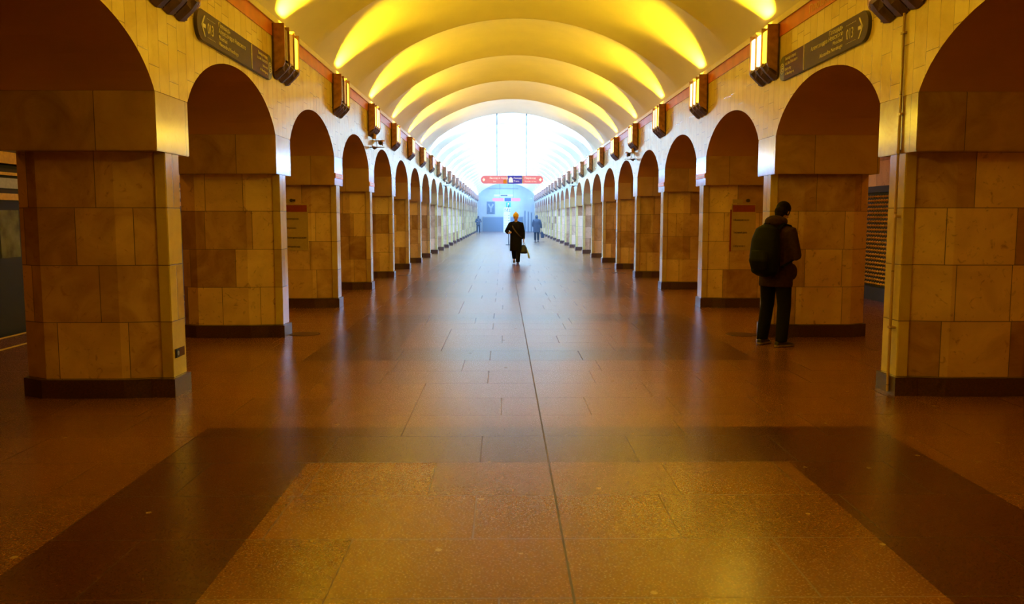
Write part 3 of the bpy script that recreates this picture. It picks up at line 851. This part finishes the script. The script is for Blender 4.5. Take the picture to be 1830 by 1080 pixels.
def head(bm, c, fwd, up):
    """skull, jaw, nose, lips, ears, brow; c = centre of the head"""
    fwd = fwd.normalized(); up = (up - fwd * up.dot(fwd)).normalized(); rt = fwd.cross(up)
    R = Matrix((rt, fwd, up)).transposed()
    def P(x, y, z): return c + rt * x + fwd * y + up * z
    ball(bm, P(0, -.012, .03), .076, .094, .092, 20, R)
    ball(bm, P(0, .022, -.045), .058, .066, .070, 16, R)
    ball(bm, P(0, .060, -.088), .026, .022, .02, 10, R)
    loft(bm, [(P(0, .082, .018), .009, .008), (P(0, .100, -.014), .014, .014), (P(0, .088, -.026), .016, .010)], 8, side=rt)
    ball(bm, P(0, .083, -.050), .024, .010, .007, 10, R); ball(bm, P(0, .081, -.061), .021, .010, .008, 10, R)
    for sx in (-1, 1):
        ball(bm, P(sx * .078, -.008, -.008), .010, .020, .032, 10, R)
        ball(bm, P(sx * .030, .072, .028), .022, .014, .008, 8, R)
        ball(bm, P(sx * .038, .055, -.028), .022, .022, .02, 8, R)
    return P, R, rt, fwd, up
def person(lab, loc, rz, pose, coat, trousers='trousers', headgear='hair', scale=1.0, hem=.74, hood=False, face=True, vox=.011, hem_w=.235):
    hp, kn, an = pose['hip'], pose['knee'], pose['ankle']
    sh, el, wr = pose['shoulder'], pose['elbow'], pose['wrist']
    neck, hc = pose['neck'], pose['head']
    bm = bmesh.new()
    pel = (hp[0] + hp[1]) / 2; ch = (sh[0] + sh[1]) / 2
    loft(bm, [(pel + V(0, 0, -.06), .13, .09), (pel + V(0, 0, .03), .165, .115), (lerp(pel, ch, .45), .135, .095), (lerp(pel, ch, .8), .165, .11), (ch + V(0, 0, .0), .15, .09), (ch + V(0, 0, .05), .07, .06)])
    loft(bm, [(ch + V(0, 0, -.02), .06, .06), (neck, .054, .056), (lerp(neck, hc, .6), .052, .055)])
    P, R, rt, fw, up = head(bm, hc, pose['look'], pose.get('headup', V(0, 0, 1)))
    for i in (0, 1):
        loft(bm, [(hp[i] + V(0, 0, .04), .085, .09), (lerp(hp[i], kn[i], .3), .08, .085), (kn[i], .056, .06), (lerp(kn[i], an[i], .35), .052, .06), (an[i], .036, .04)])
        t = pose['toe'][i]; f = (t - an[i]); f.z = 0; f.normalize()
        loft(bm, [(an[i] + V(0, 0, -.02) - f * .04, .03, .035), (an[i] + V(0, 0, -.04) + f * .05, .036, .03), (an[i] + V(0, 0, -.055) + f * .16, .035, .018)], 12)
        loft(bm, [(lerp(ch, sh[i], .6), .05, .06), (sh[i], .056, .06), (lerp(sh[i], el[i], .5), .048, .05), (el[i], .040, .042), (lerp(el[i], wr[i], .4), .038, .040), (wr[i], .027, .024)])
        hd = pose['hand'][i]; hand(bm, wr[i], hd[0], hd[1], pose.get('curl', .7), 1 if i else -1)
    body = obj('person', bm, M['skin']); remesh(body, vox * .8, 2)
    # trousers
    bm = bmesh.new()
    loft(bm, [(pel + V(0, 0, -.08), .15, .11), (pel + V(0, 0, .08), .17, .13)])
    for i in (0, 1):
        loft(bm, [(hp[i] + V(0, 0, .05), .105, .115), (lerp(hp[i], kn[i], .35), .100, .105), (kn[i], .082, .086), (lerp(kn[i], an[i], .5), .078, .08), (an[i] + V(0, 0, .015), .070, .078), (an[i] + V(0, 0, -.02), .068, .078)])
    tr = obj('trousers', bm, M[trousers], body); remesh(tr, vox)
    # shoes
    for i in (0, 1):
        t = pose['toe'][i]; f = (t - an[i]); f.normalize(); fl = V(f.x, f.y, 0).normalized()
        tilt = pose.get('tilt', (0, 0))[i]; f = (fl * math.cos(tilt) - V(0, 0, math.sin(tilt))); u = V(0, 0, 1) * math.cos(tilt) + fl * math.sin(tilt)
        sd = f.cross(u); a = an[i]
        bm = bmesh.new(); b0 = a - u * .045
        loft(bm, [(b0 - f * .085, .028, .03), (b0 - f * .06, .040, .042), (b0 + f * .02, .044, .044), (b0 + f * .09 - u * .006, .048, .034), (b0 + f * .15 - u * .014, .042, .024), (b0 + f * .185 - u * .018, .02, .014)], 14, side=sd)
        loft(bm, [(a - u * .03, .046, .056), (a + u * .05, .046, .054)], 12, side=sd)
        so = obj('shoe', bm, M['shoe'], body); remesh(so, .008, 2)
        bm = bmesh.new(); c0 = a - u * .078
        out = [(-.095, .022), (-.07, .042), (.02, .044), (.1, .052), (.16, .044), (.195, .018)]
        pts = [c0 + f * x + sd * w_ for x, w_ in out] + [c0 + f * x - sd * w_ for x, w_ in out[::-1]]
        v0 = [bm.verts.new(p) for p in pts]; v1 = [bm.verts.new(p + u * .022) for p in pts]; n = len(pts)
        for j in range(n): bm.faces.new((v0[j], v0[(j + 1) % n], v1[(j + 1) % n], v1[j]))
        bm.faces.new(v0); bm.faces.new(v1[::-1])
        obj('sole', bm, M['sole'], so)
    # coat with sleeves
    bm = bmesh.new()
    h = V(pel.x, pel.y, hem)
    w_ = hem_w
    rings = [(h, w_ * .98, w_ * .68), (h + V(0, 0, .03), w_, w_ * .70)]
    if hem < .7: rings.append((V(pel.x, pel.y, .78), w_ * .97, w_ * .68))
    rings += [(pel + V(0, 0, .02), w_ * .95, w_ * .68), (lerp(pel, ch, .35), .205, .155), (lerp(pel, ch, .7), .225, .165), (ch + V(0, 0, -.06), .225, .150), (ch + V(0, 0, .01), .185, .125), (ch + V(0, 0, .06), .105, .095), (lerp(ch, neck, .8) + V(0, 0, .02), .080, .082)]
    loft(bm, rings, 22)
    for i in (0, 1):
        loft(bm, [(lerp(ch, sh[i], .5), .085, .095), (sh[i] + V(0, 0, -.01), .088, .092), (lerp(sh[i], el[i], .5), .074, .08), (el[i], .068, .07), (lerp(el[i], wr[i], .5), .060, .062), (lerp(el[i], wr[i], .93), .050, .050)], 14)
    for p_, r_ in pose.get('lumps', ()): ball(bm, p_, *r_)
    co = obj('coat', bm, M[coat], body); remesh(co, vox)
    if hood:
        bm = bmesh.new(); ball(bm, hc + V(0, -.02, .015), .108, .125, .130, 18); ball(bm, neck + V(0, -.01, 0), .115, .105, .075, 14)
        ho = obj('hood', bm, M[coat], body); remesh(ho, vox)
    if headgear == 'hair':
        bm = bmesh.new(); ball(bm, P(0, -.022, .042), .088, .098, .094, 20, R); ball(bm, P(0, -.055, -.02), .078, .062, .07, 14, R); ball(bm, P(0, -.045, -.07), .062, .045, .05, 12, R); ball(bm, P(-.066, -.01, .0), .02, .05, .05, 10, R); ball(bm, P(.066, -.01, .0), .02, .05, .05, 10, R); ball(bm, P(0, .03, .088), .062, .05, .03, 12, R)
        ha = obj('hair', bm, M['hair'], body); remesh(ha, .009, 2)
    elif headgear == 'hat':
        bm = bmesh.new(); ball(bm, P(0, -.008, .080), .096, .108, .100, 20, R); ball(bm, P(0, -.05, .0), .088, .07, .08, 14, R)
        loft(bm, [(P(0, -.01, .03), .094, .106), (P(0, -.01, .05), .102, .114), (P(0, -.01, .085), .100, .112)], 20, side=rt)
        ball(bm, P(0, -.02, .185), .028, .028, .022, 10, R)
        ha = obj('hat', bm, M['hat'], body); remesh(ha, .009, 2)
    if face:
        for sx in (-1, 1):
            e = obj('eye', ball(bmesh.new(), P(sx * .030, .074, .012), .010, .008, .006, 8, R), M['black'], body)
    body.location = loc; body.rotation_euler = (0, 0, rz); body.scale = (scale,) * 3
    tag(body, lab, 'person', kind='thing')
    return body, P, R
# 1: the person with the backpack, looking down at a phone
pm = dict(hip=(V(-.10, 0, .93), V(.10, 0, .93)), knee=(V(-.13, .03, .51), V(.12, .02, .51)), ankle=(V(-.155, -.02, .085), V(.135, -.04, .085)),
          toe=(V(-.19, .2, 0), V(.20, .2, 0)), shoulder=(V(-.19, -.01, 1.43), V(.19, -.01, 1.43)), elbow=(V(-.25, .03, 1.13), V(.25, .04, 1.13)),
          wrist=(V(-.07, .27, 1.21), V(.075, .27, 1.23)), neck=V(0, .03, 1.53), head=V(0, .115, 1.665), look=V(0, 1, -.75), headup=V(0, .6, 1),
          hand=((V(.45, .8, .4), V(-.8, .3, .3)), (V(-.40, .8, .45), V(.8, .3, .3))), curl=.8,
          lumps=((V(0, -.05, 1.545), (.135, .115, .085)), (V(-.07, -.02, 1.55), (.07, .09, .06)), (V(.07, -.02, 1.55), (.07, .09, .06)), (V(.17, .10, .93), (.06, .05, .10))))
mb, MP, MR = person('person in brown coat with backpack looking down at a phone, standing before the second pillar', (3.10, 10.42, 0), -math.radians(52), pm, 'coat_brown', hem=.745, hem_w=.225, scale=1.0)
bm = bmesh.new()
for sx in (-1, 1):
    c = MP(sx * .032, .098, .012); n = 14
    for i in range(n):
        a, b = 2 * PI * i / n, 2 * PI * (i + 1) / n
        cyl(bm, c + MR @ V(.024 * math.cos(a), 0, .019 * math.sin(a)), c + MR @ V(.024 * math.cos(b), 0, .019 * math.sin(b)), .0022, 6)
    cyl(bm, MP(sx * .056, .098, .014), MP(sx * .082, -.005, .012), .002, 6)
cyl(bm, MP(-.009, .100, .014), MP(.009, .100, .014), .002, 6)
obj('glasses', bm, M['steel'], mb)
def attach(o, who):      # same place and turn as the person, still a thing of its own
    o.location = who.location; o.rotation_euler = who.rotation_euler; o.scale = who.scale
r = empty('backpack', (0, 0, 0)); attach(r, mb)
bm = bmesh.new()
loft(bm, [(V(0, -.215, .90), .13, .06), (V(0, -.235, .94), .180, .115), (V(0, -.25, 1.12), .198, .14), (V(0, -.235, 1.32), .188, .125), (V(0, -.205, 1.45), .155, .095), (V(0, -.18, 1.50), .09, .05)], 22)
bb = obj('main_compartment', bm, M['backpack'], r); remesh(bb, .012, 3)
bm = bmesh.new(); loft(bm, [(V(0, -.34, .97), .12, .05), (V(0, -.365, 1.08), .14, .065), (V(0, -.35, 1.20), .12, .045)], 16)
bb = obj('front_pocket', bm, M['backpack'], r); remesh(bb, .012, 3)
for sx in (-1, 1):
    bm = bmesh.new(); pts = [V(sx * .10, -.17, 1.44), V(sx * .125, -.06, 1.525), V(sx * .135, .06, 1.50), V(sx * .145, .165, 1.38), V(sx * .155, .16, 1.22), V(sx * .20, .04, 1.08), V(sx * .18, -.14, 1.0)]
    loft(bm, [(p, .03, .012) for p in pts], 8); obj('shoulder_strap', bm, M['backpack'], r)
bm = bmesh.new(); loft(bm, [(V(-.04, -.20, 1.49), .008, .008), (V(-.03, -.21, 1.535), .008, .008), (V(.03, -.21, 1.535), .008, .008), (V(.04, -.20, 1.49), .008, .008)], 8); obj('carry_loop', bm, M['backpack'], r)
tag(r, 'big black backpack on the back of the person in the brown coat', 'backpack')
r = empty('mobile_phone', (0, 0, 0)); attach(r, mb)
PM = Matrix.Translation((0.0, .345, 1.285)) @ Matrix.Rotation(math.radians(-38), 4, 'X')
o = obj('case', B(-.037, .037, -.006, .006, -.075, .075, bev=.004), M['phone'], r); o.data.transform(PM)
o = obj('screen', B(-.033, .033, -.0072, -.006, -.068, .068), plain('phone_screen', (.05, .05, .05), .1, emit=.25, ecol=(1, .55, .2)), r); o.data.transform(PM)
tag(r, 'black mobile phone held in both hands of the person with the backpack', 'phone')

# 2: walking person in a mustard hat
pw = dict(hip=(V(-.09, 0, .90), V(.09, 0, .90)), knee=(V(-.085, .075, .50), V(.08, -.0, .50)), ankle=(V(-.07, .10, .085), V(.07, -.26, .18)),
          toe=(V(-.07, .4, 0), V(.07, .1, 0)), tilt=(0, .5), shoulder=(V(-.185, 0, 1.38), V(.185, 0, 1.38)), elbow=(V(-.25, -.02, 1.08), V(.33, -.02, 1.12)),
          wrist=(V(-.27, .07, .85), V(.24, .13, 1.07)), neck=V(0, .02, 1.47), head=V(0, .035, 1.60), look=V(0, 1, -.12),
          hand=((V(0, .1, -1), V(-1, 0, 0)), (V(-.5, .8, .2), V(1, .4, 0))), curl=.9)
wb, WP, WR = person('person in long black coat and mustard yellow hat walking towards the viewer', (.13, 29.1, 0), math.radians(180 - 3), pw, 'coat_black', headgear='hat', hem=.44, hem_w=.215, vox=.014)
bm = bmesh.new()
loft(bm, [(V(.13, .05, 1.42), .022, .008), (V(.09, .17, 1.25), .022, .008), (V(0, .19, 1.12), .022, .008), (V(-.12, .17, .98), .022, .008), (V(-.2, .10, .92), .022, .008)], 8)
obj('scarf', bm, M['strap'], wb)
r = empty('handbag', (0, 0, 0)); attach(r, wb)
bm = bmesh.new(); loft(bm, [(V(-.27, .07, .36), .075, .14), (V(-.27, .07, .42), .09, .165), (V(-.27, .07, .56), .075, .12), (V(-.27, .07, .66), .035, .07)], 18)
for v in bm.verts: v.co.x = -.27 + (v.co.x + .27) * 1.5
bb = obj('pouch', bm, M['bag'], r); remesh(bb, .014, 2)
bm = bmesh.new()
for dy in (-.04, .04): loft(bm, [(V(-.27, .07 + dy, .62), .008, .008), (V(-.27, .07 + dy * .7, .70), .008, .008), (V(-.27, .075, .765), .008, .008)], 8)
obj('handle', bm, M['bag'], r)
tag(r, 'dark handbag carried by the person in the mustard hat', 'bag')
r = empty('plastic_bag', (0, 0, 0)); attach(r, wb)
bm = bmesh.new(); loft(bm, [(V(-.46, .10, .20), .03, .035), (V(-.44, .10, .30), .035, .05), (V(-.40, .09, .45), .022, .04), (V(-.345, .08, .60), .012, .014), (V(-.29, .08, .76), .007, .007)], 12)
bb = obj('pouch', bm, M['bag_pale'], r)
tag(r, 'thin pale plastic bag dangling beside the dark handbag', 'bag')

# 3 and 4: two dark figures deeper in the hall
ps = dict(hip=(V(-.10, 0, .92), V(.10, 0, .92)), knee=(V(-.12, .03, .5), V(.12, .0, .5)), ankle=(V(-.13, -.0, .085), V(.13, -.05, .085)), toe=(V(-.16, .2, 0), V(.16, .2, 0)),
          shoulder=(V(-.2, 0, 1.42), V(.2, 0, 1.42)), elbow=(V(-.31, .0, 1.14), V(.30, .0, 1.14)), wrist=(V(-.16, .22, 1.18), V(.15, .22, 1.16)), neck=V(0, .02, 1.5), head=V(0, .05, 1.63), look=V(0, 1, -.3),
          hand=((V(.5, .8, .1), V(0, 0, 1)), (V(-.5, .8, .1), V(0, 0, 1))))
person('hooded person in dark jacket standing far down the hall by the train side pillars', (-2.95, 88.5, 0), math.radians(195), ps, 'coat_navy', hood=True, hem=.82, vox=.02, face=False)
pf = dict(hip=(V(-.09, 0, .92), V(.09, 0, .92)), knee=(V(-.10, .10, .50), V(.10, .0, .50)), ankle=(V(-.10, .04, .085), V(.10, -.12, .10)), toe=(V(-.1, .3, 0), V(.1, .1, 0)), tilt=(0, .2),
          shoulder=(V(-.2, 0, 1.42), V(.2, 0, 1.42)), elbow=(V(-.27, .02, 1.12), V(.30, -.02, 1.12)), wrist=(V(-.22, .16, .95), V(.33, .02, .86)), neck=V(0, .03, 1.5), head=V(0, .05, 1.63), look=V(0, 1, -.2),
          hand=((V(.2, .6, -.6), V(-1, 0, 0)), (V(0, .1, -1), V(1, 0, 0))), curl=.9)
fb, _, _ = person('person in dark hooded coat walking away beside the far pillars on the studded door side', (1.95, 57.2, 0), 0, pf, 'coat_navy', hood=True, hem=.60, hem_w=.25, vox=.02, face=False)
r = empty('shoulder_bag', (0, 0, 0)); attach(r, fb)
bm = bmesh.new(); loft(bm, [(V(.40, .02, .22), .10, .12), (V(.40, .02, .30), .13, .15), (V(.38, .02, .52), .10, .13), (V(.35, .02, .66), .03, .05)], 16)
bb = obj('pouch', bm, M['coat_navy'], r); remesh(bb, .02, 2)
bm = bmesh.new(); loft(bm, [(V(.35, .02, .64), .012, .012), (V(.335, .02, .76), .010, .010)], 8); obj('handle', bm, M['bag'], r)
tag(r, 'dark bag hanging from the hand of the person walking away', 'bag')

# ------------------------------------------------------------------ thin scatter volume added to lay a bluish veil over the far half
hm = bpy.data.materials.new('added_blue_veil'); hm.use_nodes = True
hn = hm.node_tree.nodes; hn.remove(hn['Principled BSDF'])
vs = hn.new('ShaderNodeVolumeScatter'); vs.inputs['Color'].default_value = (.75, .88, 1, 1); vs.inputs['Density'].default_value = .003; vs.inputs['Anisotropy'].default_value = .2
hm.node_tree.links.new(vs.outputs[0], hn['Material Output'].inputs['Volume'])
hz = obj('haze', B(-3.15, 3.15, 36, 97.5, .02, 4.05), hm)
tag(hz, 'thin bluish haze added as a veil over the far half of the hall', 'haze', kind='stuff')
